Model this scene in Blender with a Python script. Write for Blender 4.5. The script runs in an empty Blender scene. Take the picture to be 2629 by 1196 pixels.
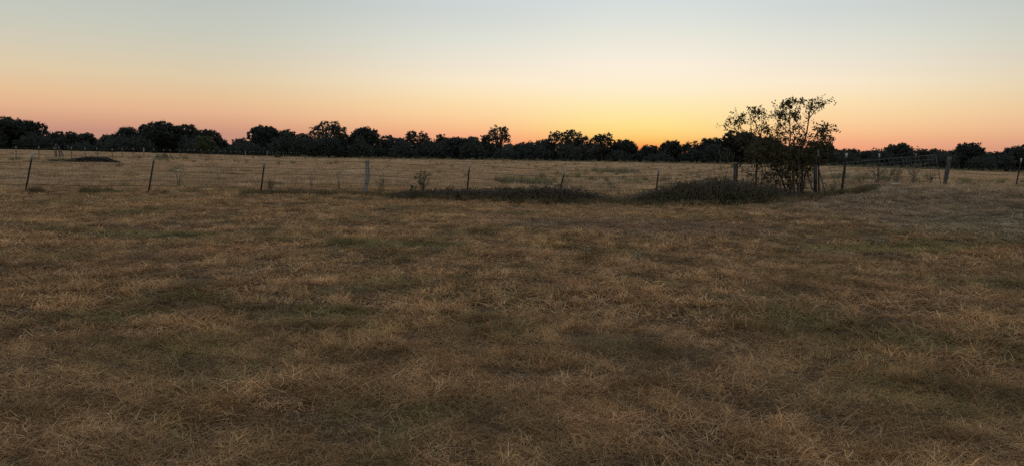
import bpy, math
import numpy as np
from mathutils import Vector

# ------------------------------------------------------------------ scene, camera, sky, sun
sc = bpy.context.scene
C = sc.collection
F, CX, CY = 1878.0, 1314.5, 598.0            # focal length and centre of the 2629 x 1196 photograph, in its pixels
PITCH, ROLL = math.atan(198 / F), math.radians(1.25)
EYE = np.array([0.0, 0.0, 1.6])
fwd = np.array([0, math.cos(PITCH), -math.sin(PITCH)])
up0 = np.array([0, math.sin(PITCH), math.cos(PITCH)])
rt0 = np.array([1.0, 0, 0])
rt = rt0 * math.cos(ROLL) + up0 * math.sin(ROLL)
up = up0 * math.cos(ROLL) - rt0 * math.sin(ROLL)

cam_data = bpy.data.cameras.new('camera')
cam_data.sensor_width = 36.0
cam_data.lens = 36.0 * F / 2629.0
cam_data.clip_start = 0.05
cam_data.clip_end = 20000
cam = bpy.data.objects.new('camera', cam_data)
C.objects.link(cam)
from mathutils import Matrix
cam.matrix_world = Matrix(((rt[0], up[0], -fwd[0], EYE[0]), (rt[1], up[1], -fwd[1], EYE[1]),
                           (rt[2], up[2], -fwd[2], EYE[2]), (0, 0, 0, 1)))
sc.camera = cam

SUN_AZ = math.atan((1640 - CX) / F)           # the glow stands right of the middle, behind the trees
SUN_EL = math.radians(0.7)
sun_dir = np.array([math.sin(SUN_AZ) * math.cos(SUN_EL), math.cos(SUN_AZ) * math.cos(SUN_EL), math.sin(SUN_EL)])

def lin(r, g, b):
    f = lambda c: c / 12.92 if c <= 0.04045 else ((c + 0.055) / 1.055) ** 2.4
    return (f(r / 255), f(g / 255), f(b / 255), 1.0)

world = bpy.data.worlds.new('World')
sc.world = world
world.use_nodes = True
wn, wl = world.node_tree.nodes, world.node_tree.links
wn.clear()

def wm(op, a, b=None, c=None, clamp=False):
    n = wn.new('ShaderNodeMath'); n.operation = op; n.use_clamp = clamp
    for i, v in enumerate((a, b, c)):
        if v is None: continue
        if hasattr(v, 'is_output'): wl.new(v, n.inputs[i])
        else: n.inputs[i].default_value = v
    return n.outputs[0]

def wramp(fac, stops):
    n = wn.new('ShaderNodeValToRGB'); n.color_ramp.interpolation = 'LINEAR'
    el = n.color_ramp.elements
    while len(el) < len(stops): el.new(0.5)
    for e, (deg, col) in zip(el, stops):
        e.position = math.sqrt(max(deg, 0) / 90.0); e.color = lin(*col)
    wl.new(fac, n.inputs[0])
    return n.outputs[0]

def wmix(fac, a, b):
    n = wn.new('ShaderNodeMix'); n.data_type = 'RGBA'
    wl.new(fac, n.inputs['Factor']); wl.new(a, n.inputs['A']); wl.new(b, n.inputs['B'])
    return n.outputs['Result']

tc = wn.new('ShaderNodeTexCoord')
sep = wn.new('ShaderNodeSeparateXYZ'); wl.new(tc.outputs['Generated'], sep.inputs[0])
X_, Y_, Z_ = sep.outputs
elev = wm('MULTIPLY', wm('ARCSINE', wm('MINIMUM', wm('MAXIMUM', Z_, 0.0), 1.0)), 180 / math.pi)
tt = wm('POWER', wm('DIVIDE', elev, 90.0), 0.5)
azim = wm('ARCTAN2', X_, Y_)
daz = wm('ABSOLUTE', wm('SUBTRACT', azim, SUN_AZ))
daz = wm('MINIMUM', daz, wm('SUBTRACT', 2 * math.pi, daz))
def wsmooth(v, a, b):
    n = wn.new('ShaderNodeMapRange'); n.interpolation_type = 'SMOOTHSTEP'
    n.inputs['From Min'].default_value = math.radians(a); n.inputs['From Max'].default_value = math.radians(b)
    wl.new(v, n.inputs['Value'])
    return n.outputs[0]
HIGH = [(20, (199, 207, 210)), (45, (195, 203, 207)), (90, (191, 200, 206))]
SKY_SUN = [(0, (234, 98, 50)), (0.6, (243, 128, 66)), (0.88, (247, 152, 80)), (1.28, (252, 188, 102)), (1.9, (254, 213, 126)), (2.65, (254, 226, 147)), (3.9, (254, 233, 176)),
           (5.4, (254, 238, 207)), (6.9, (252, 239, 218)), (7.8, (244, 235, 219)), (9.0, (233, 231, 217)), (10.6, (221, 225, 219)), (12.1, (211, 219, 220)), (13.5, (206, 214, 217))] + HIGH
SKY_MID = [(0, (230, 138, 104)), (0.8, (241, 159, 119)), (1.5, (249, 177, 133)), (2.05, (252, 194, 141)), (2.95, (253, 211, 158)), (4.2, (254, 226, 178)),
           (5.6, (252, 234, 205)), (7.1, (240, 230, 212)), (8.7, (226, 226, 214)), (10.6, (211, 216, 213)), (12, (206, 214, 216)), (13.5, (202, 210, 213))] + HIGH
SKY_SIDE = [(0, (182, 132, 122)), (1.1, (198, 146, 127)), (1.75, (214, 161, 131)), (2.65, (228, 180, 143)), (3.5, (230, 191, 150)), (5.1, (223, 203, 169)),
            (6.5, (213, 203, 180)), (8.4, (199, 201, 188)), (11.2, (186, 193, 189)), (13.5, (187, 195, 196))] + HIGH
SKY_BACK = [(0, (172, 158, 160)), (3, (182, 166, 164)), (8, (196, 182, 176)), (14, (199, 192, 188)), (25, (197, 200, 200)), (45, (195, 203, 206)), (90, (191, 200, 206))]
sky = wmix(wsmooth(daz, 1, 13), wramp(tt, SKY_SUN), wramp(tt, SKY_MID))
sky = wmix(wsmooth(daz, 9, 34), sky, wramp(tt, SKY_SIDE))
sky = wmix(wsmooth(daz, 55, 150), sky, wramp(tt, SKY_BACK))
bg = wn.new('ShaderNodeBackground'); wl.new(sky, bg.inputs['Color']); bg.inputs['Strength'].default_value = 1.0
wo = wn.new('ShaderNodeOutputWorld'); wl.new(bg.outputs[0], wo.inputs['Surface'])

sun_data = bpy.data.lights.new('sun', 'SUN')
sun_data.energy = 1.2
sun_data.angle = math.radians(0.5)
sun_data.color = (1.0, 0.42, 0.16)
sun = bpy.data.objects.new('sun', sun_data)
C.objects.link(sun)
sun.rotation_euler = Vector((-sun_dir[0], -sun_dir[1], -sun_dir[2])).to_track_quat('-Z', 'Y').to_euler()

sc.view_settings.view_transform = 'Standard'
sc.view_settings.look = 'None'
sc.view_settings.exposure = 0.0
sc.view_settings.gamma = 1.0
sc.view_settings.use_curve_mapping = False
sc.render.engine = 'CYCLES'
cy = sc.cycles
cy.max_bounces = 4; cy.diffuse_bounces = 2; cy.glossy_bounces = 2; cy.transmission_bounces = 3; cy.volume_bounces = 0
cy.use_denoising = False

# ------------------------------------------------------------------ helpers
rng = np.random.default_rng(7)

def vnoise(x, y, scale, seed=0):
    x = np.asarray(x, float) * scale; y = np.asarray(y, float) * scale
    xi = np.floor(x).astype(np.int64); yi = np.floor(y).astype(np.int64)
    fx = x - xi; fy = y - yi
    fx = fx * fx * (3 - 2 * fx); fy = fy * fy * (3 - 2 * fy)
    def h(a, b):
        n = (a * 374761393 + b * 668265263 + seed * 1274126177) & 0x7fffffff
        n = ((n ^ (n >> 13)) * 1103515245) & 0x7fffffff
        return ((n ^ (n >> 16)) & 0xffff) / 65535.0
    return (h(xi, yi) * (1 - fx) + h(xi + 1, yi) * fx) * (1 - fy) + (h(xi, yi + 1) * (1 - fx) + h(xi + 1, yi + 1) * fx) * fy

def sstep(a, b, x):
    t = np.clip((np.asarray(x, float) - a) / (b - a), 0, 1)
    return t * t * (3 - 2 * t)

# height of the far field at the wood's edge by bearing, read off the foot of the trees
_FAR_T = np.array([-1.2, -0.70, -0.46, -0.247, -0.034, 0.178, 0.46, 0.56, 0.70, 1.2])
_FAR_Z = np.array([0.1, 0.1, -0.05, -0.4, 0.0, 0.25, 0.5, 0.2, -0.2, -0.2])

def gz(x, y):
    x = np.asarray(x, float); y = np.asarray(y, float)
    z = 0.75 * sstep(4, 17, x) * sstep(9, 25, y) * (1 - sstep(37, 47, y))
    far = np.interp(x / np.maximum(y, 1.0), _FAR_T, _FAR_Z)
    z = z + far * sstep(60, 220, y) * (y > 0)
    z = z + (vnoise(x, y, 0.16, 3) - 0.5) * 0.10 + (vnoise(x, y, 0.55, 5) - 0.5) * 0.055 * np.clip(1 - y / 90, 0, 1)
    z = z + (vnoise(x, y, 1.7, 6) - 0.5) * 0.05 * np.clip(1 - y / 40, 0, 1)
    return z

def ray(px, py):
    return fwd + rt * (px - CX) / F - up * (py - CY) / F

def P(px, py, Y):
    """the point seen at pixel (px, py) that stands Y metres in front of the camera"""
    d = ray(px, py)
    return EYE + d * (Y / d[1])

def PZ(px, py, Y):
    d = fwd + rt * ((px - CX) / F)[:, None] - up * ((py - CY) / F)[:, None]
    return 1.6 + d[:, 2] * (Y / d[:, 1])

def foot(px, Y):
    """the point of the ground Y metres ahead, under pixel column px (numbers or arrays)"""
    one = np.ndim(px) == 0 and np.ndim(Y) == 0
    px, Y = np.broadcast_arrays(np.atleast_1d(np.asarray(px, float)), np.atleast_1d(np.asarray(Y, float)))
    py = np.full(len(px), 430.0)
    for _ in range(4):
        d = fwd + rt * ((px - CX) / F)[:, None] - up * ((py - CY) / F)[:, None]
        p = EYE + d * (Y / d[:, 1])[:, None]
        z = gz(p[:, 0], Y)
        py = py + (p[:, 2] - z) * F / Y
    p[:, 2] = z
    return p[0] if one else p

def add_mesh(name, v, f, mat, parent=None, smooth=False, cols=None):
    """v: (n,3); f: (m,4) or (m,3) index array or a list of such arrays"""
    me = bpy.data.meshes.new(name)
    v = np.asarray(v, np.float32)
    fl = [np.asarray(a, np.int32) for a in (f if isinstance(f, list) else [f]) if len(a)]
    me.vertices.add(len(v)); me.vertices.foreach_set('co', v.ravel())
    loops = np.concatenate([a.ravel() for a in fl])
    tot = np.concatenate([np.full(len(a), a.shape[1], np.int32) for a in fl])
    start = np.concatenate([[0], np.cumsum(tot)[:-1]]).astype(np.int32)
    me.loops.add(len(loops)); me.loops.foreach_set('vertex_index', loops)
    me.polygons.add(len(tot)); me.polygons.foreach_set('loop_start', start); me.polygons.foreach_set('loop_total', tot)
    if smooth: me.polygons.foreach_set('use_smooth', np.ones(len(tot), bool))
    if cols is not None:
        ca = me.attributes.new('blade', 'FLOAT_COLOR', 'POINT')
        ca.data.foreach_set('color', np.asarray(cols, np.float32).ravel())
    me.update(calc_edges=True)
    me.materials.append(mat)
    o = bpy.data.objects.new(name, me)
    if parent is not False:
        C.objects.link(o)
        if parent is not None: o.parent = parent
    return o

def tag(o, label, cat, group=None, kind=None):
    o['label'] = label; o['category'] = cat
    if group: o['group'] = group
    if kind: o['kind'] = kind
    return o

def thing(name, label, cat, loc, group=None):
    o = bpy.data.objects.new(name, None)
    C.objects.link(o)
    o.location = tuple(loc); o.empty_display_size = 0.2
    return tag(o, label, cat, group)

class MB:
    """collects tubes, boxes and cards; points are world points, build() makes them relative to an origin"""
    def __init__(self): self.v = []; self.q = []; self.t = []; self.n = 0
    def add(self, v, q=None, t=None):
        v = np.asarray(v, float)
        if q is not None and len(q): self.q.append(np.asarray(q, int) + self.n)
        if t is not None and len(t): self.t.append(np.asarray(t, int) + self.n)
        self.v.append(v); self.n += len(v)
    def tube(self, pts, rad, sides=6, cap=True):
        pts = np.asarray(pts, float); k = len(pts)
        rad = np.broadcast_to(np.asarray(rad, float), (k,))
        tan = np.gradient(pts, axis=0); tan /= np.linalg.norm(tan, axis=1, keepdims=True) + 1e-9
        ref = np.array([0, 0, 1.0]) if abs(tan[:, 2]).mean() < 0.8 else np.array([1.0, 0, 0])
        a = np.cross(tan, ref); a /= np.linalg.norm(a, axis=1, keepdims=True) + 1e-9
        b = np.cross(tan, a)
        ang = np.arange(sides) * 2 * np.pi / sides
        ring = pts[:, None] + rad[:, None, None] * (np.cos(ang)[None, :, None] * a[:, None] + np.sin(ang)[None, :, None] * b[:, None])
        i = np.arange(k - 1)[:, None] * sides; j = np.arange(sides)[None]; j2 = (j + 1) % sides
        q = np.stack([i + j, i + j2, i + sides + j2, i + sides + j], -1).reshape(-1, 4)
        v = ring.reshape(-1, 3)
        t = None
        if cap:
            v = np.vstack([v, pts[0], pts[-1]])
            jj = np.arange(sides); t0 = np.stack([np.full(sides, k * sides), (jj + 1) % sides, jj], -1)
            t1 = np.stack([np.full(sides, k * sides + 1), (k - 1) * sides + jj, (k - 1) * sides + (jj + 1) % sides], -1)
            t = np.vstack([t0, t1])
        self.add(v, q, t)
    def prism(self, outline, base, top, ax, ay):
        """outline (n,2) swept from base to top, the outline axes being ax and ay"""
        o = np.asarray(outline, float); n = len(o)
        r0 = base + o[:, :1] * ax + o[:, 1:] * ay; r1 = top + o[:, :1] * ax + o[:, 1:] * ay
        i = np.arange(n); j = (i + 1) % n
        q = np.stack([i, j, n + j, n + i], -1)
        v = np.vstack([r0, r1, r0.mean(0), r1.mean(0)])
        t = np.vstack([np.stack([np.full(n, 2 * n), j, i], -1), np.stack([np.full(n, 2 * n + 1), n + i, n + j], -1)])
        self.add(v, q, t)
    def cards(self, c, w, l, axis=None, r=rng):
        """leaf-shaped cards: diamonds of width w and length l at the points c, along axis (random when None)"""
        n = len(c)
        d = r.normal(size=(n, 3)) if axis is None else axis + r.normal(size=(n, 3)) * 0.35
        d /= np.linalg.norm(d, axis=1, keepdims=True) + 1e-9
        s = np.cross(d, r.normal(size=(n, 3))); s /= np.linalg.norm(s, axis=1, keepdims=True) + 1e-9
        w = np.broadcast_to(w, (n,))[:, None]; l = np.broadcast_to(l, (n,))[:, None]
        v = np.stack([c - d * l * .5, c + s * w * .5 - d * l * .08, c + d * l * .5, c - s * w * .5 - d * l * .08], 1).reshape(-1, 3)
        self.add(v, np.arange(4 * n).reshape(n, 4))
    def build(self, name, mat, parent=None, origin=None, smooth=False):
        v = np.vstack(self.v)
        if origin is not None: v = v - np.asarray(origin)
        f = []
        if self.q: f.append(np.vstack(self.q))
        if self.t: f.append(np.vstack(self.t))
        return add_mesh(name, v, f, mat, parent, smooth)

# ------------------------------------------------------------------ materials
def new_mat(name):
    m = bpy.data.materials.new(name); m.use_nodes = True
    m.node_tree.nodes.clear()
    return m, m.node_tree.nodes, m.node_tree.links

def ramp_node(n, l, fac, stops, interp='LINEAR'):
    r = n.new('ShaderNodeValToRGB'); r.color_ramp.interpolation = interp
    e = r.color_ramp.elements
    while len(e) < len(stops): e.new(0.5)
    for k, (p, c) in zip(e, stops): k.position = p; k.color = (*c, 1)
    l.new(fac, r.inputs[0])
    return r.outputs[0]

def mix_node(n, l, fac, a, b, mode='MIX'):
    m = n.new('ShaderNodeMix'); m.data_type = 'RGBA'; m.blend_type = mode
    for s, v in (('Factor', fac), ('A', a), ('B', b)):
        if hasattr(v, 'is_output'): l.new(v, m.inputs[s])
        elif s == 'Factor': m.inputs[s].default_value = v
        else: m.inputs[s].default_value = (*v, 1)
    return m.outputs['Result']

def noise_node(n, l, vec, scale, detail=3, rough=.55, dist=0):
    t = n.new('ShaderNodeTexNoise'); t.inputs['Scale'].default_value = scale; t.inputs['Detail'].default_value = detail
    t.inputs['Roughness'].default_value = rough; t.inputs['Distortion'].default_value = dist
    if vec is not None: l.new(vec, t.inputs['Vector'])
    return t.outputs[0]

def map_range(n, l, v, a, b, c=0, d=1):
    t = n.new('ShaderNodeMapRange'); t.inputs['From Min'].default_value = a; t.inputs['From Max'].default_value = b
    t.inputs['To Min'].default_value = c; t.inputs['To Max'].default_value = d
    t.interpolation_type = 'SMOOTHSTEP'
    l.new(v, t.inputs['Value'])
    return t.outputs[0]

def plain(name, col, var=.35, scale=8, rough=.8, metal=0.0, bump=0.0, stretch=(1, 1, 1)):
    """a weathered solid: base colour broken up by two noises, with fine relief"""
    m, n, l = new_mat(name)
    tcn = n.new('ShaderNodeTexCoord'); mp = n.new('ShaderNodeMapping'); mp.inputs['Scale'].default_value = stretch
    l.new(tcn.outputs['Object'], mp.inputs[0])
    f = noise_node(n, l, mp.outputs[0], scale, 5)
    dark = tuple(c * (1 - var) for c in col); light = tuple(min(1, c * (1 + var)) for c in col)
    colr = ramp_node(n, l, f, [(0.3, dark), (0.5, col), (0.7, light)])
    b = n.new('ShaderNodeBsdfPrincipled'); l.new(colr, b.inputs['Base Color'])
    b.inputs['Roughness'].default_value = rough; b.inputs['Metallic'].default_value = metal
    if bump:
        bp = n.new('ShaderNodeBump'); bp.inputs['Strength'].default_value = bump; bp.inputs['Distance'].default_value = .02
        l.new(f, bp.inputs['Height']); l.new(bp.outputs[0], b.inputs['Normal'])
    o = n.new('ShaderNodeOutputMaterial'); l.new(b.outputs[0], o.inputs[0])
    return m

def leafy(name, stops, scale=1.5, trans=.3, tcol=None):
    """foliage: colours by a noise in space, part of the light passing through"""
    m, n, l = new_mat(name)
    g = n.new('ShaderNodeNewGeometry')
    f = noise_node(n, l, g.outputs['Position'], scale, 3)
    rp = n.new('ShaderNodeMath'); rp.operation = 'MULTIPLY_ADD'; rp.inputs[1].default_value = .35; l.new(g.outputs['Random Per Island'], rp.inputs[0])
    l.new(f, rp.inputs[2])
    col = ramp_node(n, l, rp.outputs[0], stops)
    d = n.new('ShaderNodeBsdfDiffuse'); l.new(col, d.inputs[0])
    t = n.new('ShaderNodeBsdfTranslucent'); l.new(col, t.inputs[0])
    s = n.new('ShaderNodeMixShader'); s.inputs[0].default_value = trans; l.new(d.outputs[0], s.inputs[1]); l.new(t.outputs[0], s.inputs[2])
    o = n.new('ShaderNodeOutputMaterial'); l.new(s.outputs[0], o.inputs[0])
    return m

def grass_mat(name, stops, green, russet, trans=.46, gthr=(.57, .74), yellow=(.43, .295, .12), mauve=(.30, .20, .15), spots=False):
    m, n, l = new_mat(name)
    a = n.new('ShaderNodeAttribute'); a.attribute_name = 'blade'
    sp = n.new('ShaderNodeSeparateColor'); l.new(a.outputs['Color'], sp.inputs[0])
    g = n.new('ShaderNodeNewGeometry'); pos = g.outputs['Position']
    mp = n.new('ShaderNodeMapping'); mp.inputs['Scale'].default_value = (1, 1, 0); l.new(pos, mp.inputs[0]); pos = mp.outputs[0]
    oi = n.new('ShaderNodeObjectInfo')
    f = n.new('ShaderNodeMath'); f.operation = 'MULTIPLY_ADD'; f.inputs[1].default_value = .3
    l.new(oi.outputs['Random'], f.inputs[0])
    f2 = n.new('ShaderNodeMath'); f2.operation = 'MULTIPLY'; f2.inputs[1].default_value = .7; l.new(sp.outputs[0], f2.inputs[0]); l.new(f2.outputs[0], f.inputs[2])
    col = ramp_node(n, l, f.outputs[0], stops)
    n1 = noise_node(n, l, pos, .33, 4, .6)
    col = mix_node(n, l, map_range(n, l, n1, .5, .68, 0, .65), col, russet)
    n2 = noise_node(n, l, pos, .47, 5, .65, .4)
    off = n.new('ShaderNodeMath'); off.operation = 'MULTIPLY_ADD'; off.inputs[1].default_value = .16; l.new(sp.outputs[0], off.inputs[0]); l.new(n2, off.inputs[2])
    col = mix_node(n, l, map_range(n, l, off.outputs[0], gthr[0], gthr[1], 0, .7), col, green)
    n4 = noise_node(n, l, pos, .62, 4, .6, .3)
    col = mix_node(n, l, map_range(n, l, n4, .52, .68, 0, .38), col, yellow)
    n5 = noise_node(n, l, pos, .24, 4, .6)
    col = mix_node(n, l, map_range(n, l, n5, .56, .70, 0, .5), col, mauve)
    def spot(cx, cy, rx, ry, lo=.75, hi=1.35):
        vm = n.new('ShaderNodeMapping'); vm.inputs['Location'].default_value = (-cx / rx, -cy / ry, 0); vm.inputs['Scale'].default_value = (1 / rx, 1 / ry, 0)
        l.new(g.outputs['Position'], vm.inputs[0])
        ln = n.new('ShaderNodeVectorMath'); ln.operation = 'LENGTH'; l.new(vm.outputs[0], ln.inputs[0])
        w = n.new('ShaderNodeMath'); w.operation = 'ADD'; l.new(ln.outputs['Value'], w.inputs[0]); l.new(spot_noise, w.inputs[1])
        return map_range(n, l, w.outputs[0], lo + .5, hi + .5, 1, 0)
    spot_noise = noise_node(n, l, pos, 2.2, 4, .65)
    if spots:
        for (cx, cy, rx, ry, amt, c) in ((-1.9, 12.4, 1.3, .55, .6, green), (-2.0, 7.0, .6, .3, .6, green), (-6.7, 13.4, 1.3, .4, .55, green), (7.2, 13.9, 1.9, .6, .6, (.28, .25, .10)), (9.4, 14.6, 1.6, .5, .5, green),
                                         (3.2, 17, 3.5, 1.8, .45, (.25, .17, .14)), (15, 24, 7, 9, .5, (.34, .275, .22)), (12, 17, 3, 2.5, .4, (.27, .26, .18))):
            sm_ = n.new('ShaderNodeMath'); sm_.operation = 'MULTIPLY'; sm_.inputs[1].default_value = amt; l.new(spot(cx, cy, rx, ry), sm_.inputs[0])
            col = mix_node(n, l, sm_.outputs[0], col, c)
    n3 = noise_node(n, l, pos, 1.3, 3)
    val = map_range(n, l, n3, .3, .7, .72, 1.25)
    hs = n.new('ShaderNodeHueSaturation'); l.new(col, hs.inputs['Color'])
    tr_ = n.new('ShaderNodeMath'); tr_.operation = 'MULTIPLY_ADD'; tr_.inputs[1].default_value = .75; tr_.inputs[2].default_value = .66; l.new(oi.outputs['Random'], tr_.inputs[0])
    vv = n.new('ShaderNodeMath'); vv.operation = 'MULTIPLY'; l.new(val, vv.inputs[0]); l.new(tr_.outputs[0], vv.inputs[1]); l.new(vv.outputs[0], hs.inputs['Value'])
    col = hs.outputs[0]
    d = n.new('ShaderNodeBsdfDiffuse'); l.new(col, d.inputs[0])
    t = n.new('ShaderNodeBsdfTranslucent'); l.new(col, t.inputs[0])
    s = n.new('ShaderNodeMixShader'); s.inputs[0].default_value = trans; l.new(d.outputs[0], s.inputs[1]); l.new(t.outputs[0], s.inputs[2])
    o = n.new('ShaderNodeOutputMaterial'); l.new(s.outputs[0], o.inputs[0])
    return m

STRAW = [(0.0, (.075, .040, .021)), (.2, (.27, .140, .066)), (.42, (.45, .266, .136)), (.70, (.55, .358, .194)), (.9, (.58, .42, .255)), (1.0, (.59, .47, .32))]
PALE = [(0.0, (.25, .160, .098)), (.3, (.36, .238, .146)), (.6, (.44, .300, .188)), (1.0, (.52, .39, .265))]
M = {}
M['grass'] = grass_mat('dry_grass', STRAW, (.155, .160, .072), (.35, .195, .108), spots=True)
M['thatch'] = grass_mat('flat_thatch', [(0, (.085, .050, .029)), (.4, (.26, .155, .086)), (.8, (.41, .27, .155)), (1, (.46, .34, .22))], (.14, .142, .064), (.29, .155, .086), .3, yellow=(.31, .22, .10), mauve=(.25, .17, .13), spots=True)
M['grass_far'] = grass_mat('pasture_grass', PALE, (.25, .22, .10), (.32, .19, .105), gthr=(.6, .8))
M['grass_fence'] = grass_mat('fence_grass', [(0, (.08, .06, .035)), (.5, (.15, .115, .065)), (1, (.27, .20, .12))], (.085, .090, .045), (.14, .09, .058), yellow=(.14, .12, .05), mauve=(.12, .09, .065))
M['bark'] = plain('bark', (.06, .05, .042), .4, 3, .9, bump=.5, stretch=(2, 2, .5))
M['twig'] = plain('twig_bark', (.075, .058, .045), .4, 9, .85)
M['cane'] = plain('bramble_cane', (.062, .046, .034), .4, 6, .8)
M['oak'] = leafy('oak_leaves', [(.2, (.034, .043, .041)), (.55, (.045, .055, .050)), (.95, (.060, .070, .058))], .25, .5)
M['elm'] = leafy('elm_leaves', [(.2, (.040, .051, .050)), (.55, (.055, .068, .064)), (.95, (.074, .087, .073))], .25, .5)
M['pale_tree'] = leafy('pale_leaves', [(.2, (.045, .055, .036)), (.55, (.066, .077, .046)), (.95, (.090, .098, .056))], .3, .35)
M['hackberry'] = leafy('fence_tree_leaves', [(.2, (.034, .036, .020)), (.55, (.058, .056, .030)), (.95, (.100, .086, .045))], 2.5, .3)
M['sapling'] = leafy('sapling_leaves', [(.2, (.045, .06, .03)), (.55, (.075, .095, .045)), (.95, (.11, .13, .065))], 4, .35)
M['bramble'] = leafy('bramble_leaves', [(.2, (.034, .034, .020)), (.55, (.060, .058, .033)), (.95, (.105, .094, .054))], 2.5, .3)
M['weed'] = leafy('weed_leaves', [(.2, (.085, .085, .048)), (.55, (.13, .125, .072)), (.95, (.20, .18, .11))], 3, .35)
M['green_weed'] = leafy('green_weed_leaves', [(.2, (.115, .112, .064)), (.55, (.17, .155, .090)), (.95, (.23, .20, .125))], 3, .35)
M['flower'] = leafy('pale_flowers', [(.2, (.30, .27, .19)), (.6, (.42, .38, .28)), (.95, (.52, .48, .37))], 6, .3)
M['stem'] = plain('dry_stem', (.15, .115, .075), .4, 9, .9)
M['steel'] = plain('dark_steel', (.008, .009, .009), .4, 14, .9)
M['pipe'] = plain('blue_grey_pipe', (.045, .056, .064), .3, 5, .5, .3, stretch=(6, 6, .6))
M['rust'] = plain('rusty_rod', (.05, .032, .026), .4, 14, .8)
M['wire'] = plain('rusty_wire', (.028, .020, .017), .35, 14, .8)
M['galv'] = plain('galvanised_tube', (.06, .068, .068), .25, 8, .6, .2)
M['white'] = plain('white_paint', (.30, .30, .285), .6, 26, .6, stretch=(1, 1, 3))
M['wood'] = plain('weathered_wood', (.17, .165, .155), .55, 7, .9, bump=.9, stretch=(4, 4, .45))
M['wood_dark'] = plain('dark_post_wood', (.062, .057, .05), .5, 7, .9, bump=.9, stretch=(4, 4, .45))
M['log'] = plain('bleached_log', (.36, .34, .31), .4, 9, .9, bump=.5, stretch=(1, 5, 5))
M['char'] = plain('charred_sticks', (.022, .019, .018), .5, 6, .9)

def ground_material():
    m, n, l = new_mat('ground_thatch')
    g = n.new('ShaderNodeNewGeometry'); pos = g.outputs['Position']
    mp = n.new('ShaderNodeMapping'); mp.inputs['Scale'].default_value = (1, 1, 0); l.new(pos, mp.inputs[0]); pos = mp.outputs[0]
    fine = noise_node(n, l, pos, 30, 8, .75, 1.2)
    col = ramp_node(n, l, fine, [(.3, (.030, .020, .013)), (.5, (.080, .053, .032)), (.7, (.20, .135, .082))])
    big = noise_node(n, l, pos, .33, 4, .6)
    col = mix_node(n, l, map_range(n, l, big, .5, .7, 0, .5), col, (.105, .062, .040))
    gr = noise_node(n, l, pos, .21, 5, .65, .4)
    col = mix_node(n, l, map_range(n, l, gr, .54, .70, 0, .5), col, (.10, .095, .05))
    # far away the sheet itself shows as mown straw
    sp = n.new('ShaderNodeSeparateXYZ'); l.new(g.outputs['Position'], sp.inputs[0])
    mp2 = n.new('ShaderNodeMapping'); mp2.inputs['Scale'].default_value = (.035, .11, 0); l.new(g.outputs['Position'], mp2.inputs[0])
    st = noise_node(n, l, mp2.outputs[0], 1, 6, .6)
    straw = ramp_node(n, l, st, [(.3, (.24, .165, .098)), (.5, (.33, .235, .14)), (.7, (.40, .29, .18))])
    col = mix_node(n, l, map_range(n, l, sp.outputs[1], 28, 70), col, straw)
    sx, sy = foot(2515, 32.6)[:2]
    vm = n.new('ShaderNodeMapping'); vm.vector_type = 'POINT'; vm.inputs['Location'].default_value = (-sx / 1.6, -sy / .5, 0); vm.inputs['Scale'].default_value = (1 / 1.6, 1 / .5, 0)
    l.new(g.outputs['Position'], vm.inputs[0])
    ln = n.new('ShaderNodeVectorMath'); ln.operation = 'LENGTH'; l.new(vm.outputs[0], ln.inputs[0])
    wob = n.new('ShaderNodeMath'); wob.operation = 'ADD'; l.new(ln.outputs['Value'], wob.inputs[0]); l.new(noise_node(n, l, pos, 3, 3), wob.inputs[1])
    col = mix_node(n, l, map_range(n, l, wob.outputs[0], 1.0, 1.5, 1, 0), col, (.42, .37, .30))
    b = n.new('ShaderNodeBsdfPrincipled'); l.new(col, b.inputs['Base Color']); b.inputs['Roughness'].default_value = 1.0
    b.inputs['Specular IOR Level'].default_value = 0.1
    bp = n.new('ShaderNodeBump'); bp.inputs['Strength'].default_value = .8; bp.inputs['Distance'].default_value = .03; l.new(fine, bp.inputs['Height']); l.new(bp.outputs[0], b.inputs['Normal'])
    o = n.new('ShaderNodeOutputMaterial'); l.new(b.outputs[0], o.inputs[0])
    return m
M['ground'] = ground_material()

# ------------------------------------------------------------------ the ground: one sheet to the horizon
def axis_steps(lo, hi, fine_to, step, growth):
    a = [0.0]; s = step
    while a[-1] < hi:
        if a[-1] > fine_to: s *= growth
        a.append(a[-1] + s)
    b = [0.0]; s = step
    while b[-1] > lo:
        if -b[-1] > (fine_to if lo < -500 else 6): s *= growth
        b.append(b[-1] - s)
    return np.array(b[:0:-1] + a)
gx = axis_steps(-2500, 2500, 26, .22, 1.05)
gy = axis_steps(-300, 3000, 40, .22, 1.035)
GX, GY = np.meshgrid(gx, gy)
gv = np.stack([GX, GY, gz(GX, GY)], -1).reshape(-1, 3)
nx = len(gx); ii = (np.arange(len(gy) - 1)[:, None] * nx + np.arange(nx - 1)[None]).ravel()
ground = add_mesh('ground', gv, np.stack([ii, ii + 1, ii + nx + 1, ii + nx], -1), M['ground'], smooth=True)
tag(ground, 'flat pasture ground of brown soil and thatch reaching to the wood', 'ground', kind='structure')

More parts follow.
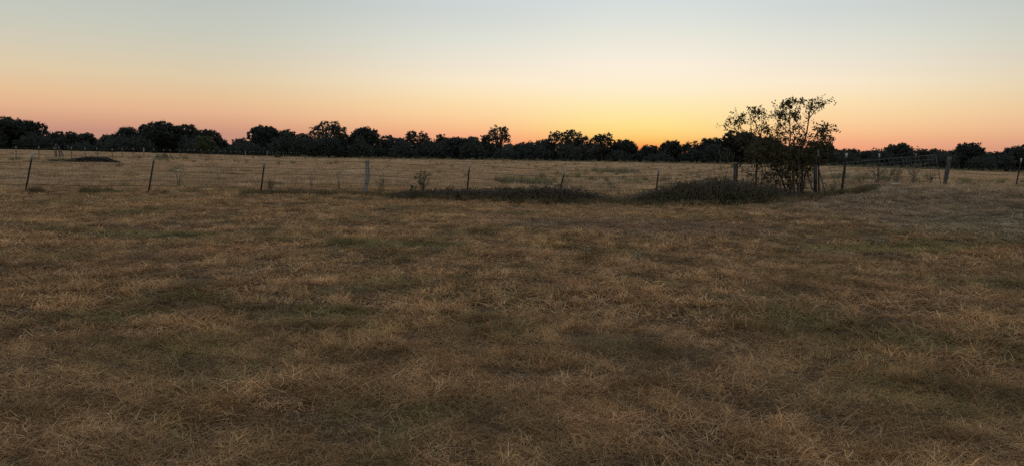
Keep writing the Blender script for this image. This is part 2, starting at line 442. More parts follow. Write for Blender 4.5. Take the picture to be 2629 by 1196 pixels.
# ------------------------------------------------------------------ grass
def tuft_mesh(name, mat, n, radius, length, lean, curl, width, seed, lie=0.0, segs=4, flat=.0):
    """n blades rooted in a disc; lean from the vertical, curl = how far a blade bends over, lie = share of blades along the ground"""
    r = np.random.default_rng(seed)
    th = r.uniform(0, 2 * np.pi, n); rad = radius * np.sqrt(r.uniform(0, 1, n))
    pos = np.stack([rad * np.cos(th), rad * np.sin(th), np.full(n, -.012)], -1)
    head = r.uniform(0, 2 * np.pi, n)
    L = r.uniform(*length, n)
    inc = np.abs(r.normal(lean, .28, n))
    ln = r.uniform(size=n) < lie
    inc = np.where(ln, r.uniform(1.2, 1.5, n), inc)
    pos[:, 2] += np.where(ln, r.uniform(.01, .05, n), 0)
    bend = r.uniform(*curl, n) * np.where(ln, .2, 1)
    turn = r.normal(0, .35, n)
    W = width * r.uniform(.6, 1.3, n)
    side = head + np.pi / 2 + r.normal(0, .6, n)
    rnd = r.uniform(size=n)
    V = np.zeros((n, segs + 1, 2, 3)); Cc = np.zeros((n, segs + 1, 2, 4)); Cc[..., 3] = 1
    p = pos.copy()
    for k in range(segs + 1):
        t = k / segs
        w = W * (1 - t ** 1.6 * .92) * .5
        sd = np.stack([np.cos(side), np.sin(side), np.zeros(n)], -1)
        V[:, k, 0] = p - sd * w[:, None]; V[:, k, 1] = p + sd * w[:, None]
        Cc[:, k, :, 0] = rnd[:, None]; Cc[:, k, :, 1] = t
        d = np.stack([np.sin(inc) * np.cos(head), np.sin(inc) * np.sin(head), np.cos(inc)], -1)
        p = p + d * (L / segs)[:, None]
        p[:, 2] = np.maximum(p[:, 2], .004)
        inc = np.minimum(inc + bend / segs, 2.2); head = head + turn / segs * 2
    b = np.arange(n)[:, None] * (2 * (segs + 1)) + np.arange(segs)[None] * 2
    q = np.stack([b, b + 1, b + 3, b + 2], -1).reshape(-1, 4)
    return add_mesh(name, V.reshape(-1, 3), q, mat, False, cols=Cc.reshape(-1, 4))

def scatter_object(name, pts, rotz, scl, idx, sources, label, cat, tilt=None):
    """one stuff object: its points carry the tufts, placed by geometry nodes"""
    col = bpy.data.collections.new(name + '_tufts')
    for s in sources: col.objects.link(s)
    me = bpy.data.meshes.new(name)
    me.vertices.add(len(pts)); me.vertices.foreach_set('co', np.asarray(pts, np.float32).ravel())
    def att(nm, ty, key, data):
        a = me.attributes.new(nm, ty, 'POINT'); a.data.foreach_set(key, data.ravel())
    rot = np.zeros((len(pts), 3), np.float32); rot[:, 2] = rotz
    if tilt is not None: rot[:, :2] = tilt
    att('rot', 'FLOAT_VECTOR', 'vector', rot)
    s3 = np.asarray(scl, np.float32)
    if s3.ndim == 1: s3 = np.repeat(s3[:, None], 3, 1)
    att('scl', 'FLOAT_VECTOR', 'vector', s3)
    att('idx', 'INT', 'value', np.asarray(idx, np.int32))
    o = bpy.data.objects.new(name, me); C.objects.link(o)
    ng = bpy.data.node_groups.new(name, 'GeometryNodeTree')
    ng.interface.new_socket('Geometry', in_out='INPUT', socket_type='NodeSocketGeometry')
    ng.interface.new_socket('Geometry', in_out='OUTPUT', socket_type='NodeSocketGeometry')
    nn, ll = ng.nodes, ng.links
    gi = nn.new('NodeGroupInput'); go = nn.new('NodeGroupOutput')
    ci = nn.new('GeometryNodeCollectionInfo'); ci.inputs['Collection'].default_value = col
    ci.inputs['Separate Children'].default_value = True; ci.inputs['Reset Children'].default_value = True
    ip = nn.new('GeometryNodeInstanceOnPoints'); ip.inputs['Pick Instance'].default_value = True
    ll.new(gi.outputs[0], ip.inputs['Points']); ll.new(ci.outputs[0], ip.inputs['Instance'])
    for nm, ty, sock in (('rot', 'FLOAT_VECTOR', 'Rotation'), ('scl', 'FLOAT_VECTOR', 'Scale'), ('idx', 'INT', 'Instance Index')):
        na = nn.new('GeometryNodeInputNamedAttribute'); na.data_type = ty; na.inputs['Name'].default_value = nm
        ll.new(na.outputs['Attribute'], ip.inputs[sock])
    ll.new(ip.outputs[0], go.inputs[0])
    md = o.modifiers.new('tufts', 'NODES'); md.node_group = ng
    return tag(o, label, cat, kind='stuff')

def wedge_points(r0, r1, density, half=math.radians(43), r=rng, pad=2.0):
    """even random points on the ground between two distances, in the part of the field ahead"""
    area = half * (r1 * r1 - r0 * r0)
    n = int(area * density)
    rr = np.sqrt(r.uniform(r0 * r0, r1 * r1, n)); a = r.uniform(-half, half, n)
    x = rr * np.sin(a) + r.uniform(-pad, pad, n) * .5; y = rr * np.cos(a)
    return x, y

FENCE_Y = 26.7
tufts = []
for k in range(4): tufts.append(tuft_mesh('tuft', M['grass'], 62, .12, (.05, .13), .8, (.5, 2.6), .0044, 100 + k, .18))           # 0-3 curled dry grass
for k in range(3): tufts.append(tuft_mesh('tuft', M['grass'], 58, .18, (.08, .19), 1.2, (.2, 1.4), .0043, 110 + k, .5))          # 4-6 matted, lying
for k in range(3): tufts.append(tuft_mesh('tuft', M['grass'], 52, .06, (.07, .16), .6, (.7, 2.4), .0044, 120 + k, .03))          # 7-9 bunch
tufts.append(tuft_mesh('tuft', M['grass'], 6, .22, (.18, .40), 1.15, (.2, .9), .0050, 130, .6, 6))                               # 10 long runners
tufts.append(tuft_mesh('tuft', M['stem'], 4, .20, (.10, .24), .12, (0, .3), .0065, 131, 0, 3))                                   # 11 dark stalks
tufts.append(tuft_mesh('tuft', M['green_weed'], 16, .05, (.03, .09), .9, (.3, 1.2), .014, 132, 0, 3))                            # 12 broad-leaved weed
for k in range(4): tufts.append(tuft_mesh('tuft', M['grass'], 34, .10, (.05, .14), .75, (.5, 2.4), .0095, 140 + k, .15, 3))       # 13-16 curled, coarser
for k in range(3): tufts.append(tuft_mesh('tuft', M['grass'], 32, .16, (.08, .18), 1.2, (.2, 1.4), .0090, 150 + k, .5, 3))        # 17-19 matted, coarser
for k in range(3): tufts.append(tuft_mesh('tuft', M['grass'], 30, .06, (.06, .15), .6, (.7, 2.4), .0085, 160 + k, .03, 3))        # 20-22 bunch, coarser
for k in range(3): tufts.append(tuft_mesh('tuft', M['thatch'], 46, .20, (.06, .18), 1.35, (.0, .6), .0042, 170 + k, .75, 3))      # 23-25 thatch
for k in range(3): tufts.append(tuft_mesh('tuft', M['thatch'], 26, .18, (.06, .18), 1.35, (.0, .6), .0085, 180 + k, .75, 3))      # 26-28 thatch, coarser

pts, rz, sc3, ix = [], [], [], []
for (r0, r1, dens, wide) in ((1.0, 7, 140, 1.0), (7, 14, 84, 1.15), (14, 24, 44, 1.4), (24, 36, 22, 1.8)):
    x, y = wedge_points(r0, r1, dens)
    bump = vnoise(x, y, 1.5, 21) * .6 + vnoise(x, y, .5, 22) * .4
    bare = vnoise(x, y, .8, 31) * .2 + vnoise(x, y, 1.9, 32) * .35 + vnoise(x, y, 4.6, 33) * .45
    keep = rng.uniform(size=len(x)) < np.clip((bare - .30) * 5, .2, 1)
    sand = foot(2515, 32.6); keep &= ((x - sand[0]) / 1.5) ** 2 + ((y - sand[1]) / .45) ** 2 > .7 + .5 * rng.uniform(size=len(x))
    x, y, bump = x[keep], y[keep], bump[keep]
    n = len(x)
    u = rng.uniform(size=n)
    mat_zone = sstep(.35, .6, vnoise(x, y, .35, 41) + sstep(0, 6, x) * .12)
    i = np.where(u < .30 + .35 * mat_zone, 4 + rng.integers(0, 3, n), rng.integers(0, 4, n))
    i = np.where((bump > .54) & (u > .55), 7 + rng.integers(0, 3, n), i)
    i = np.where((u > .972), 10, i)
    stalky = sstep(.5, .62, vnoise(x, y, .3, 43)) * sstep(0, 3, x)
    i = np.where((u > .90) & (u < .90 + .05 * stalky), 11, i)
    i = np.where((u > .945) & (u < .955), 12, i)
    if r0 > 6: i = np.where(i < 10, i + 13 - (i >= 4) * 0, i)
    s = (.72 + .38 * sstep(.25, .75, bump)) * rng.uniform(.75, 1.25, n)
    pts.append(np.stack([x, y, gz(x, y)], -1)); rz.append(rng.uniform(0, 6.28, n)); ix.append(i)
    sc3.append(np.stack([s * wide, s * wide, s * (1 + (wide - 1) * .3)], -1))
    # flat thatch everywhere between the tufts
    x, y = wedge_points(r0, r1, dens * .62)
    ok = ((x - sand[0]) / 1.5) ** 2 + ((y - sand[1]) / .45) ** 2 > .9
    x, y = x[ok], y[ok]; n = len(x)
    s = rng.uniform(.6, 1.05, n)
    pts.append(np.stack([x, y, gz(x, y)], -1)); rz.append(rng.uniform(0, 6.28, n)); ix.append(23 + rng.integers(0, 3, n) + (3 if r0 > 6 else 0))
    sc3.append(np.stack([s * wide, s * wide, s * .6], -1))
pts = np.vstack(pts)
scatter_object('grass', pts, np.concatenate(rz), np.vstack(sc3), np.concatenate(ix), tufts,
               'dry brown and olive matted grass covering the near field', 'grass',
               tilt=rng.normal(0, .12, (len(pts), 2)).astype(np.float32))

far_tufts = []
for k in range(4): far_tufts.append(tuft_mesh('patch', M['grass_far'], 170, .75, (.08, .19), .7, (.2, 1.1), .016, 200 + k, .1, 3))
for k in range(2): far_tufts.append(tuft_mesh('patch', M['grass_far'], 110, .45, (.14, .30), .5, (.2, 1.0), .018, 210 + k, .0, 3))
pts, rz, sc3, ix = [], [], [], []
for (r0, r1, dens, wide) in ((32, 60, 2.6, 1.0), (60, 110, 1.0, 1.5), (110, 245, .22, 2.6)):
    x, y = wedge_points(r0, r1, dens)
    n = len(x); b = vnoise(x, y, .25, 51) * .5 + vnoise(x * .35, y, .5, 52) * .5
    i = np.where((b > .6) & (rng.uniform(size=n) < .35), 4 + rng.integers(0, 2, n), rng.integers(0, 4, n))
    s = (.6 + .6 * b) * rng.uniform(.8, 1.2, n)
    pts.append(np.stack([x, y, gz(x, y)], -1)); rz.append(rng.uniform(0, 6.28, n)); ix.append(i)
    sc3.append(np.stack([s * wide, s * wide, s * (.9 + (wide - 1) * .12)], -1))
scatter_object('pasture_grass', np.vstack(pts), np.concatenate(rz), np.vstack(sc3), np.concatenate(ix), far_tufts,
               'pale mown hay field beyond the wire fence', 'grass')

# ------------------------------------------------------------------ the wood along the far edge of the field
def tube_path(mb, a, b, r0, r1, bow=.1, k=5, sides=6, r=rng):
    t = np.linspace(0, 1, k)[:, None]
    a = np.asarray(a, float); b = np.asarray(b, float)
    off = r.normal(size=3) * np.linalg.norm(b - a) * bow
    mb.tube(a + (b - a) * t + off * (np.sin(np.pi * t)), np.linspace(r0, r1, k), sides)

def make_tree(name, px, top, wpx, Y, style, label, mat, seed, group='trees of the wood behind the field'):
    r = np.random.default_rng(seed)
    b = foot(px, Y)
    H = P(px, top, Y)[2] - b[2]
    Wd = wpx * Y / F
    t = thing(name, label, 'tree', b, group)
    low = {'dense': .10, 'open': .22, 'shrub': .02}[style]
    nl = {'dense': 24, 'open': 22, 'shrub': 12}[style]
    rx, rz_ = Wd * .5, H * (1 - low) * .5
    cz = H * low + rz_
    # lobes: rounded clumps over an egg-shaped crown
    lob = []
    for k in range(nl):
        zz = .92 - (k + r.uniform(.2, .8)) / nl * (1.25 if style != 'open' else 1.15)
        ph = k * 2.4 + r.normal(0, .35)
        sz_ = (r.uniform(.26, .38) if style != 'open' else r.uniform(.20, .32)) * min(rx, rz_ * 1.3)
        rr = np.sqrt(max(0, 1 - zz * zz)) * r.uniform(.78, 1.06) * max(rx - sz_ * .95, .2 * rx)
        lob.append((rr * np.cos(ph), rr * np.sin(ph), cz + zz / .92 * (rz_ - sz_ * .85) * r.uniform(.9, 1.03), sz_))
    if style != 'open': lob.append((0, 0, cz - rz_ * .1, .66 * min(rx, rz_ * 1.2)))
    mb = MB()
    L = np.array(lob); wt = L[:, 3] ** 2; 
    nc = int((3.8 if style == 'open' else 8.0) * wt.sum() + 40)
    own = r.choice(len(L), nc, p=wt / wt.sum())
    d = r.normal(size=(nc, 3)); d /= np.linalg.norm(d, axis=1, keepdims=True)
    cc = L[own, :3] + d * (L[own, 3] * r.uniform(.45, 1.0, nc) ** .5)[:, None] * np.array([1.1, 1.1, .85])
    cr = r.uniform(.28, .75, nc)
    cc[:, 2] = np.minimum(cc[:, 2], H - cr * .6)
    k = 13 if style == 'open' else 15
    d = r.normal(size=(nc, k, 3)); d /= np.linalg.norm(d, axis=2, keepdims=True)
    p = (cc[:, None] + d * (cr[:, None] * r.uniform(.2, 1.1, (nc, k)))[..., None] * np.array([1.15, 1.15, .8])).reshape(-1, 3)
    p = p[p[:, 2] > .1]
    size = r.uniform(.26, .58, len(p))
    mb.cards(p, size * .8, size * 1.25, r=r)
    mb.build('crown', mat, t)
    tb = MB()
    tr = .018 * H + .05
    fork = np.array([r.normal() * .3, r.normal() * .3, H * (.28 if style != 'shrub' else .12)])
    tb.tube([(0, 0, -.2), (0, 0, .15), fork * .5, fork], [tr * 1.5, tr * 1.15, tr, tr * .85], 8)
    for (lx, ly, lz, lr) in lob:
        e = np.array([lx, ly, lz]); mid = fork + (e - fork) * .55 + np.array([0, 0, .06 * H])
        tb.tube([fork, mid, e], [tr * .55, tr * .32, tr * .1], 5)
        if style == 'open':
            for _ in range(3):
                tb.tube([mid, e + r.normal(size=3) * lr * .7], [tr * .16, tr * .05], 4)
    tb.build('trunk', M['bark'], t)
    return t

TREES = [  # px, top, width, metres away, style, material, label
 (14, 299, 100, 232, 'dense', 'oak', 'big broad dark tree cut off by the left edge of the picture'),
 (66, 307, 74, 238, 'dense', 'oak', 'round dark tree just right of the tree at the left edge'),
 (104, 313, 44, 240, 'open', 'oak', 'thin-crowned tree with sky gaps, last of the leftmost high clump'),
 (168, 337, 96, 236, 'dense', 'oak', 'low flat-topped tree directly behind the brush pile'),
 (222, 341, 46, 240, 'dense', 'oak', 'small round tree at the left side of the first dip in the wood'),
 (288, 343, 62, 238, 'dense', 'oak', 'low tree at the right side of the first dip in the wood'),
 (332, 325, 62, 240, 'dense', 'oak', 'round tree on the left shoulder of the highest left-hand tree'),
 (412, 309, 100, 236, 'dense', 'oak', 'highest and widest tree of the left half, sky specks in its crown'),
 (480, 317, 74, 240, 'dense', 'oak', 'tree on the right shoulder of the highest left-hand tree'),
 (532, 330, 72, 236, 'dense', 'oak', 'sloping tree ending the left clump before the deep dip'),
 (525, 347, 52, 214, 'shrub', 'pale_tree', 'small lighter green tree standing forward of the dark left clump'),
 (568, 356, 38, 242, 'open', 'elm', 'wispy low tree at the left lip of the deep pink dip'),
 (618, 354, 60, 242, 'shrub', 'elm', 'spiky low scrub tree filling the deep dip right of the left clump'),
 (680, 321, 84, 236, 'dense', 'oak', 'domed tree with bare limbs showing, right of the deep dip'),
 (732, 332, 68, 240, 'dense', 'oak', 'lower round tree joined to the domed tree right of the dip'),
 (783, 341, 54, 242, 'open', 'oak', 'low open tree between the domed tree and the lacy tree'),
 (843, 309, 108, 236, 'open', 'oak', 'tall lacy tree with many sky holes above the wooden post'),
 (935, 324, 86, 236, 'dense', 'oak', 'solid dark dome of a tree just right of the lacy tree'),
 (995, 345, 44, 242, 'open', 'elm', 'small airy tree at the right foot of the solid dome'),
 (1022, 353, 46, 236, 'dense', 'elm', 'low green tree left of the arched gap-crowned tree'),
 (1071, 335, 74, 240, 'open', 'oak', 'arched tree with slanting sky gaps above the green sapling'),
 (1134, 344, 38, 242, 'open', 'oak', 'small round-headed tree poking out right of the arched tree'),
 (1167, 351, 62, 236, 'dense', 'elm', 'low dome left of two alike, behind the middle steel post'),
 (1206, 351, 62, 238, 'dense', 'elm', 'low dome right of two alike, left of the lollipop tree'),
 (1248, 344, 32, 242, 'open', 'elm', 'thin little tree leaning on the left of the lollipop tree'),
 (1280, 320, 66, 240, 'open', 'oak', 'lone lollipop-shaped tree rising above the middle of the wood'),
 (1345, 366, 66, 238, 'dense', 'elm', 'lowest even crown in the dip right of the lollipop tree'),
 (1395, 357, 58, 238, 'dense', 'elm', 'low crown under the left side of the ragged wide tree'),
 (1448, 332, 104, 240, 'open', 'oak', 'ragged wide tree with fringed crown left of the sunrise'),
 (1497, 349, 40, 242, 'open', 'oak', 'small ragged tree attached to the right of the wide tree'),
 (1545, 342, 78, 240, 'open', 'oak', 'tree with red light in its crown left of the sunrise glow'),
 (1602, 357, 66, 238, 'dense', 'oak', 'sloping tree running down to the brightest sunrise notch'),
 (1668, 373, 56, 240, 'dense', 'oak', 'low tree just right of the brightest sunrise notch'),
 (1722, 359, 62, 240, 'dense', 'oak', 'rounded tree behind the steel post at the left end of the bramble mound'),
 (1774, 362, 52, 242, 'open', 'oak', 'thin flat-topped tree between two rounded trees right of the sunrise'),
 (1826, 352, 74, 238, 'dense', 'oak', 'rounded tree at the left of the leafy fence tree'),
 (1898, 334, 108, 236, 'dense', 'oak', 'large domed tree half hidden behind the leafy fence tree'),
 (1966, 351, 90, 238, 'dense', 'oak', 'tree sloping down behind the stems of the leafy fence tree'),
 (2040, 382, 90, 240, 'dense', 'elm', 'low tree seen through the middle of the leafy fence tree'),
 (2112, 366, 62, 236, 'dense', 'oak', 'dark tree at the right border of the leafy fence tree'),
 (2178, 382, 56, 240, 'dense', 'oak', 'low tree behind the stout leaning post by the wire panel'),
 (2238, 386, 62, 240, 'dense', 'oak', 'low even tree behind the left half of the wire panel'),
 (2303, 367, 78, 236, 'dense', 'oak', 'round bushy tree rising above the wire panel'),
 (2384, 380, 56, 242, 'open', 'oak', 'small spiky tree between the wire panel and the dark wooden post'),
 (2430, 386, 66, 238, 'dense', 'oak', 'low tree directly behind the dark wooden post'),
 (2484, 365, 80, 238, 'dense', 'oak', 'peaked tree right of the dark wooden post'),
 (2556, 391, 52, 240, 'dense', 'oak', 'low tree in the last dip before the right edge'),
 (2614, 372, 84, 236, 'dense', 'oak', 'rounded tree cut off by the right edge of the picture'),
]
for k, (px, top, w, Y, st, mt, lab) in enumerate(TREES):
    make_tree('broadleaf_tree' if mt == 'oak' else 'scrub_tree', px, top, w, Y, st, lab, M[mt], 1000 + k)

# undergrowth and lower crowns that close the wood to one dark band
ENV_X = [-900, 0, 120, 250, 440, 580, 690, 850, 1000, 1100, 1250, 1330, 1450, 1560, 1640, 1800, 1900, 2000, 2120, 2200, 2300, 2450, 2629, 3500]
ENV_Y = [324, 326, 346, 356, 338, 370, 348, 344, 356, 360, 363, 370, 358, 370, 388, 372, 360, 374, 384, 387, 384, 386, 389, 410]
r = np.random.default_rng(77)
mb = MB()
for px in np.arange(-880, 3480, 19.0):
    px = px + r.normal(0, 9); Yd = r.uniform(224, 258)
    b = foot(px, Yd)
    Hd = ((np.interp(px, [0, 2629], [371, 429]) - np.interp(px, ENV_X, ENV_Y)) / F * Yd + 1.6 - b[2]) * r.uniform(.66, 1.04)
    rd = r.uniform(2.6, 5.2)
    n = int(42 * rd * max(Hd, 1.5))
    d = r.normal(size=(n, 3)); d /= np.linalg.norm(d, axis=1, keepdims=True); d[:, 2] = np.abs(d[:, 2])
    lum = 1 + .16 * np.sin(d[:, 0] * 5 + r.uniform(0, 6)) * np.sin(d[:, 2] * 6 + r.uniform(0, 6)) + .05 * r.normal(size=n)
    p = b + d * (r.uniform(.25, 1, n) ** .45 * lum)[:, None] * np.array([rd, rd, Hd])
    sz_ = r.uniform(.32, .8, n)
    mb.cards(p, sz_ * .8, sz_ * 1.25, r=r)
    q = b + np.stack([r.uniform(-rd, rd, n // 4), r.uniform(-2, 2, n // 4), r.uniform(.05, .6, n // 4) * Hd], -1)
    sz_ = r.uniform(.5, 1.0, n // 4); mb.cards(q, sz_ * .8, sz_ * 1.2, r=r)
tk = mb.build('undergrowth', M['oak'])
tag(tk, 'dark tangled undergrowth closing the foot of the wood', 'undergrowth', kind='stuff')
# a deeper wood behind it
r = np.random.default_rng(78)
n = 42000
upx = r.uniform(-900, 3500, n); Yd = r.uniform(264, 330, n); X = (upx - CX) / F * Yd
hpx = np.interp(upx, [0, 2629], [371, 429]) - np.interp(upx, ENV_X, ENV_Y)
z = gz(X, Yd) + ((hpx / F) * Yd + 1.4) * (.75 + .25 * vnoise(X, Yd, .2, 63)) * r.uniform(0, 1, n)
mb = MB(); s = r.uniform(.7, 1.4, n); mb.cards(np.stack([X, Yd, z], -1), s * .9, s * 1.2, r=r)
tag(mb.build('woodland', M['oak']), 'far depth of the wood seen between the front trees', 'woodland', kind='stuff')

# ------------------------------------------------------------------ fences
ZUP = np.array([0, 0, 1.0])
def steel_post(parent, base, top, org, label=None, tip=.25, w=.056, mat='steel', tip_mat='white'):
    """T-section post with studs; its upper end is painted"""
    ax = np.array([1.0, 0, 0]); ay = np.array([0, 1.0, 0])
    T = np.array([(-w / 2, 0), (w / 2, 0), (w / 2, .012), (.007, .012), (.007, .048), (-.007, .048), (-.007, .012), (-w / 2, .012)])
    base = np.asarray(base, float); top = np.asarray(top, float)
    d = (top - base) / np.linalg.norm(top - base); Ln = np.linalg.norm(top - base)
    m = MB(); m.prism(T, base - d * .35, top - d * tip, ax, ay)
    for k in range(int((Ln - tip) / .11)):
        c = base + d * (.08 + .11 * k)
        m.prism(np.array([(-.012, -.012), (.012, -.012), (.012, .0), (-.012, .0)]), c, c + d * .03, ax, ay)
    o = m.build('steel_post', M[mat], parent, org)
    if label: o['label'] = label
    m = MB(); m.prism(T * 1.06, top - d * tip, top, ax, ay); m.build('painted_tip', M[tip_mat], o, org)
    return o

def wood_post(parent, pts, rad, org, mat='wood', name='wooden_post', label=None, seed=0):
    r = np.random.default_rng(seed)
    pts = np.asarray(pts, float)
    t = np.linspace(0, len(pts) - 1, 14); f = np.clip(t.astype(int), 0, len(pts) - 2); u = (t - f)[:, None]
    pp = pts[f] * (1 - u) + pts[f + 1] * u
    pp[:, :2] += r.normal(0, .004, (14, 2))
    m = MB(); m.tube(pp, rad * (1 + .07 * r.normal(size=14)), 11)
    v = np.vstack(m.v); 
    o = m.build(name, M[mat], parent, org)
    if label: o['label'] = label
    return o

def strand(parent, pts, rad, org, name='barbed_wire', mat='wire', sag=.012, barbs=True, seed=0):
    r = np.random.default_rng(seed)
    m = MB(); P_ = []
    for a, b in zip(pts[:-1], pts[1:]):
        a = np.asarray(a); b = np.asarray(b); k = 8
        t = np.linspace(0, 1, k, endpoint=False)[:, None]
        P_.append(a + (b - a) * t - ZUP * sag * np.linalg.norm(b - a) * 4 * t * (1 - t) * r.uniform(.5, 1.5))
        if barbs:
            for u in np.arange(.06, .97, .16 / max(np.linalg.norm(b - a), .2)):
                c = a + (b - a) * u - ZUP * sag * np.linalg.norm(b - a) * 4 * u * (1 - u)
                d = r.normal(size=3); d /= np.linalg.norm(d)
                m.tube([c - d * .014, c + d * .014], .0022, 3, False)
    P_.append(np.asarray(pts[-1])[None])
    m.tube(np.vstack(P_), rad, 4)
    return m.build(name, M[mat], parent, org)

# -- front fence, barbed wire
front = [  # px foot, px top, py top, metres, kind
    (-250, -236, 386, 25.0, 's'), (65, 84, 391, 25.6, 's'), (381, 397, 398, 26.6, 's'), (669, 680, 409, 26.7, 's'), (936, 943, 411, 26.8, 'w'),
    (1198, 1206, 419, 26.9, 's'), (1430, 1452, 434, 27.1, 's'), (1682, 1692, 430, 27.2, 's')]
org = foot(936, 26.8)
bf = thing('barbed_wire_fence', 'five-strand barbed wire fence on leaning steel posts across the field', 'fence', org)
plab = ['', 'steel post with white tip leaning most, nearest the left edge', 'leaning steel post with white tip, second from the left edge',
        'steel post beside the small dark bush', 'grey weathered bent wooden post', 'upright steel post rising from the bramble row',
        'short strongly leaning steel post in the bramble row', 'steel post where the woven wire starts']
HW = [1.27, 1.01, .78, .46, .26]
tops = [[] for _ in HW]
for k, (bx_, tx, ty, Y, kd) in enumerate(front):
    b = foot(bx_, Y); t = P(tx, ty, Y)
    if kd == 's': steel_post(bf, b, t, org, plab[k] or None)
    else:
        m1 = P(939, 482, Y); m2 = P(945, 450, Y); 
        wood_post(bf, [P(936, 508, Y), m1, m2, P(943, 430, Y), t], .084, org, label=plab[k], seed=4)
    H = np.linalg.norm(t - b)
    for j, h in enumerate(HW):
        f = min(h / 1.33, .97)
        tops[j].append(b + (t - b) * f - np.array([0, .035 if kd == 's' else .085, 0]))
for j in range(len(HW)): strand(bf, tops[j], .0052, org, seed=j)

# -- woven wire between the leaning post and the corner
org2 = foot(1888, 26.4)
wf = thing('woven_wire_fence', 'sagging woven wire fence running into the bramble mound and leafy tree', 'fence', org2)
pa = foot(1686, 27.15); pb = foot(1888, 26.4); pc = foot(2088, 25.8)
wood_post(wf, [P(1886, 512, 26.4), P(1887, 470, 26.4), P(1889, 440, 26.4), P(1889, 419, 26.4)], .085, org2, 'wood_dark', label='thick dark wooden post at the top of the bramble mound', seed=5)
wood_post(wf, [P(1940, 510, 26.2), P(1941, 470, 26.2), P(1943, 425, 26.2)], .036, org2, 'wood_dark', 'wooden_stake', 'thin grey stake right of the thick wooden post', seed=6)
topline = [(P(1692, 452, 27.1)), (P(1770, 447, 26.9)), (P(1805, 441, 26.8)), (P(1888, 430, 26.35)), (P(1990, 430, 26.0)), (P(2088, 428, 25.75))]
tl = np.array(topline); seg = np.linalg.norm(np.diff(tl, axis=0), axis=1); cum = np.concatenate([[0], np.cumsum(seg)])
def on_top(s): return np.array([np.interp(s, cum, tl[:, i]) for i in range(3)])
m = MB()
drops = [0, .155, .31, .47, .62, .76, .88]
ss = np.linspace(0, cum[-1], 46)
r = np.random.default_rng(9)
for d in drops:
    m.tube([on_top(s) - ZUP * (d + .012 * r.normal()) for s in ss], .0068 if d == 0 else .0055, 4)
for s in np.arange(.05, cum[-1], .195):
    a = on_top(s); lean_ = r.normal(0, .012)
    m.tube([a, a - ZUP * .45 + np.array([lean_, 0, 0]), a - ZUP * .9], .0052, 4)
m.build('wire_mesh', M['wire'], wf, org2)
strand(wf, [P(1692, 446, 27.1), P(1888, 428, 26.3), P(2088, 424, 25.7)], .004, org2, seed=31)
# corner: thick pipe, a steel post against it and two stays
m = MB(); m.tube([P(2093, 512, 25.8), P(2094, 388, 25.8)], .06, 14); m.build('corner_pipe', M['pipe'], wf, org2)['label'] = 'thick blue-grey pipe post under the leafy tree'
steel_post(wf, P(2103, 506, 25.7), P(2101, 386, 25.7), org2, 'steel post with white tip bound to the pipe post')
for a, b in ((P(2068, 432, 25.9), P(2087, 489, 25.7)), (P(2100, 428, 25.7), P(2122, 509, 25.2))):
    m = MB(); m.tube([a, b], .021, 8); m.build('brace', M['rust'], wf, org2)

# -- right-hand fence behind the rise
org3 = foot(2255, 33)
rf = thing('wire_fence', 'wire fence on the rise at the right, passing the tilted panel', 'fence', org3)
steel_post(rf, foot(2161, 27.6), P(2174, 394, 27.6), org3, 'stout leaning steel post with pale cap, left of the panel', .16, .085)
steel_post(rf, foot(2254, 33), P(2258, 395, 33), org3, 'thin upright steel post in front of the panel', .2)
wood_post(rf, [foot(2426, 33) - ZUP * .2, P(2428, 460, 33), P(2434, 430, 33), P(2438, 404, 33)], .088, org3, 'wood_dark', label='dark wooden post right of the panel', seed=8)
steel_post(rf, foot(2609, 34), P(2623, 407, 34), org3, 'steel post with white tip close to the right edge', .2)
steel_post(rf, foot(2790, 35), P(2800, 412, 35), org3)
for j, f in enumerate((.88, .66, .44, .22)):
    q = [P(2100, 428 + 18 * j, 25.8)]
    for (bx_, tx, ty, Y) in ((2161, 2174, 394, 27.6), (2254, 2258, 395, 33), (2428, 2438, 404, 33), (2609, 2623, 407, 34), (2790, 2800, 412, 35)):
        b = foot(bx_, Y); t = P(tx, ty, Y); q.append(b + (t - b) * f - np.array([0, .06 if bx_ != 2428 else .10, 0]))
    strand(rf, q, .0036, org3, 'fence_wire', seed=40 + j, barbs=False)

# -- wire panel gate leaning behind that fence
gl0, gl1 = P(2150, 490, 31.0), P(2126, 422, 31.0)
gr0, gr1 = P(2416, 478, 33.6), P(2402, 398, 33.6)
orgp = (gl0 + gr0) / 2
gp = thing('wire_panel_gate', 'tilted galvanised wire panel gate standing among grey weeds', 'gate', orgp)
def gpt(u, v): return (gl0 * (1 - u) + gr0 * u) * (1 - v) + (gl1 * (1 - u) + gr1 * u) * v
for v, rad in ((1, .010), (.865, .0075), (.74, .0075), (.61, .0075), (.49, .0055), (.37, .0055), (.25, .0055), (.12, .006), (.02, .009)):
    m = MB(); m.tube([gpt(u, v) for u in np.linspace(0, 1, 9)], rad, 7); m.build('rail', M['galv'], gp, orgp)
for u in np.linspace(0, 1, 25):
    m = MB(); m.tube([gpt(u, .02), gpt(u, .5) + np.array([0, -.012, 0]), gpt(u, 1)], .014 if u in (0, 1) else .0045, 5); m.build('upright', M['galv'], gp, orgp)

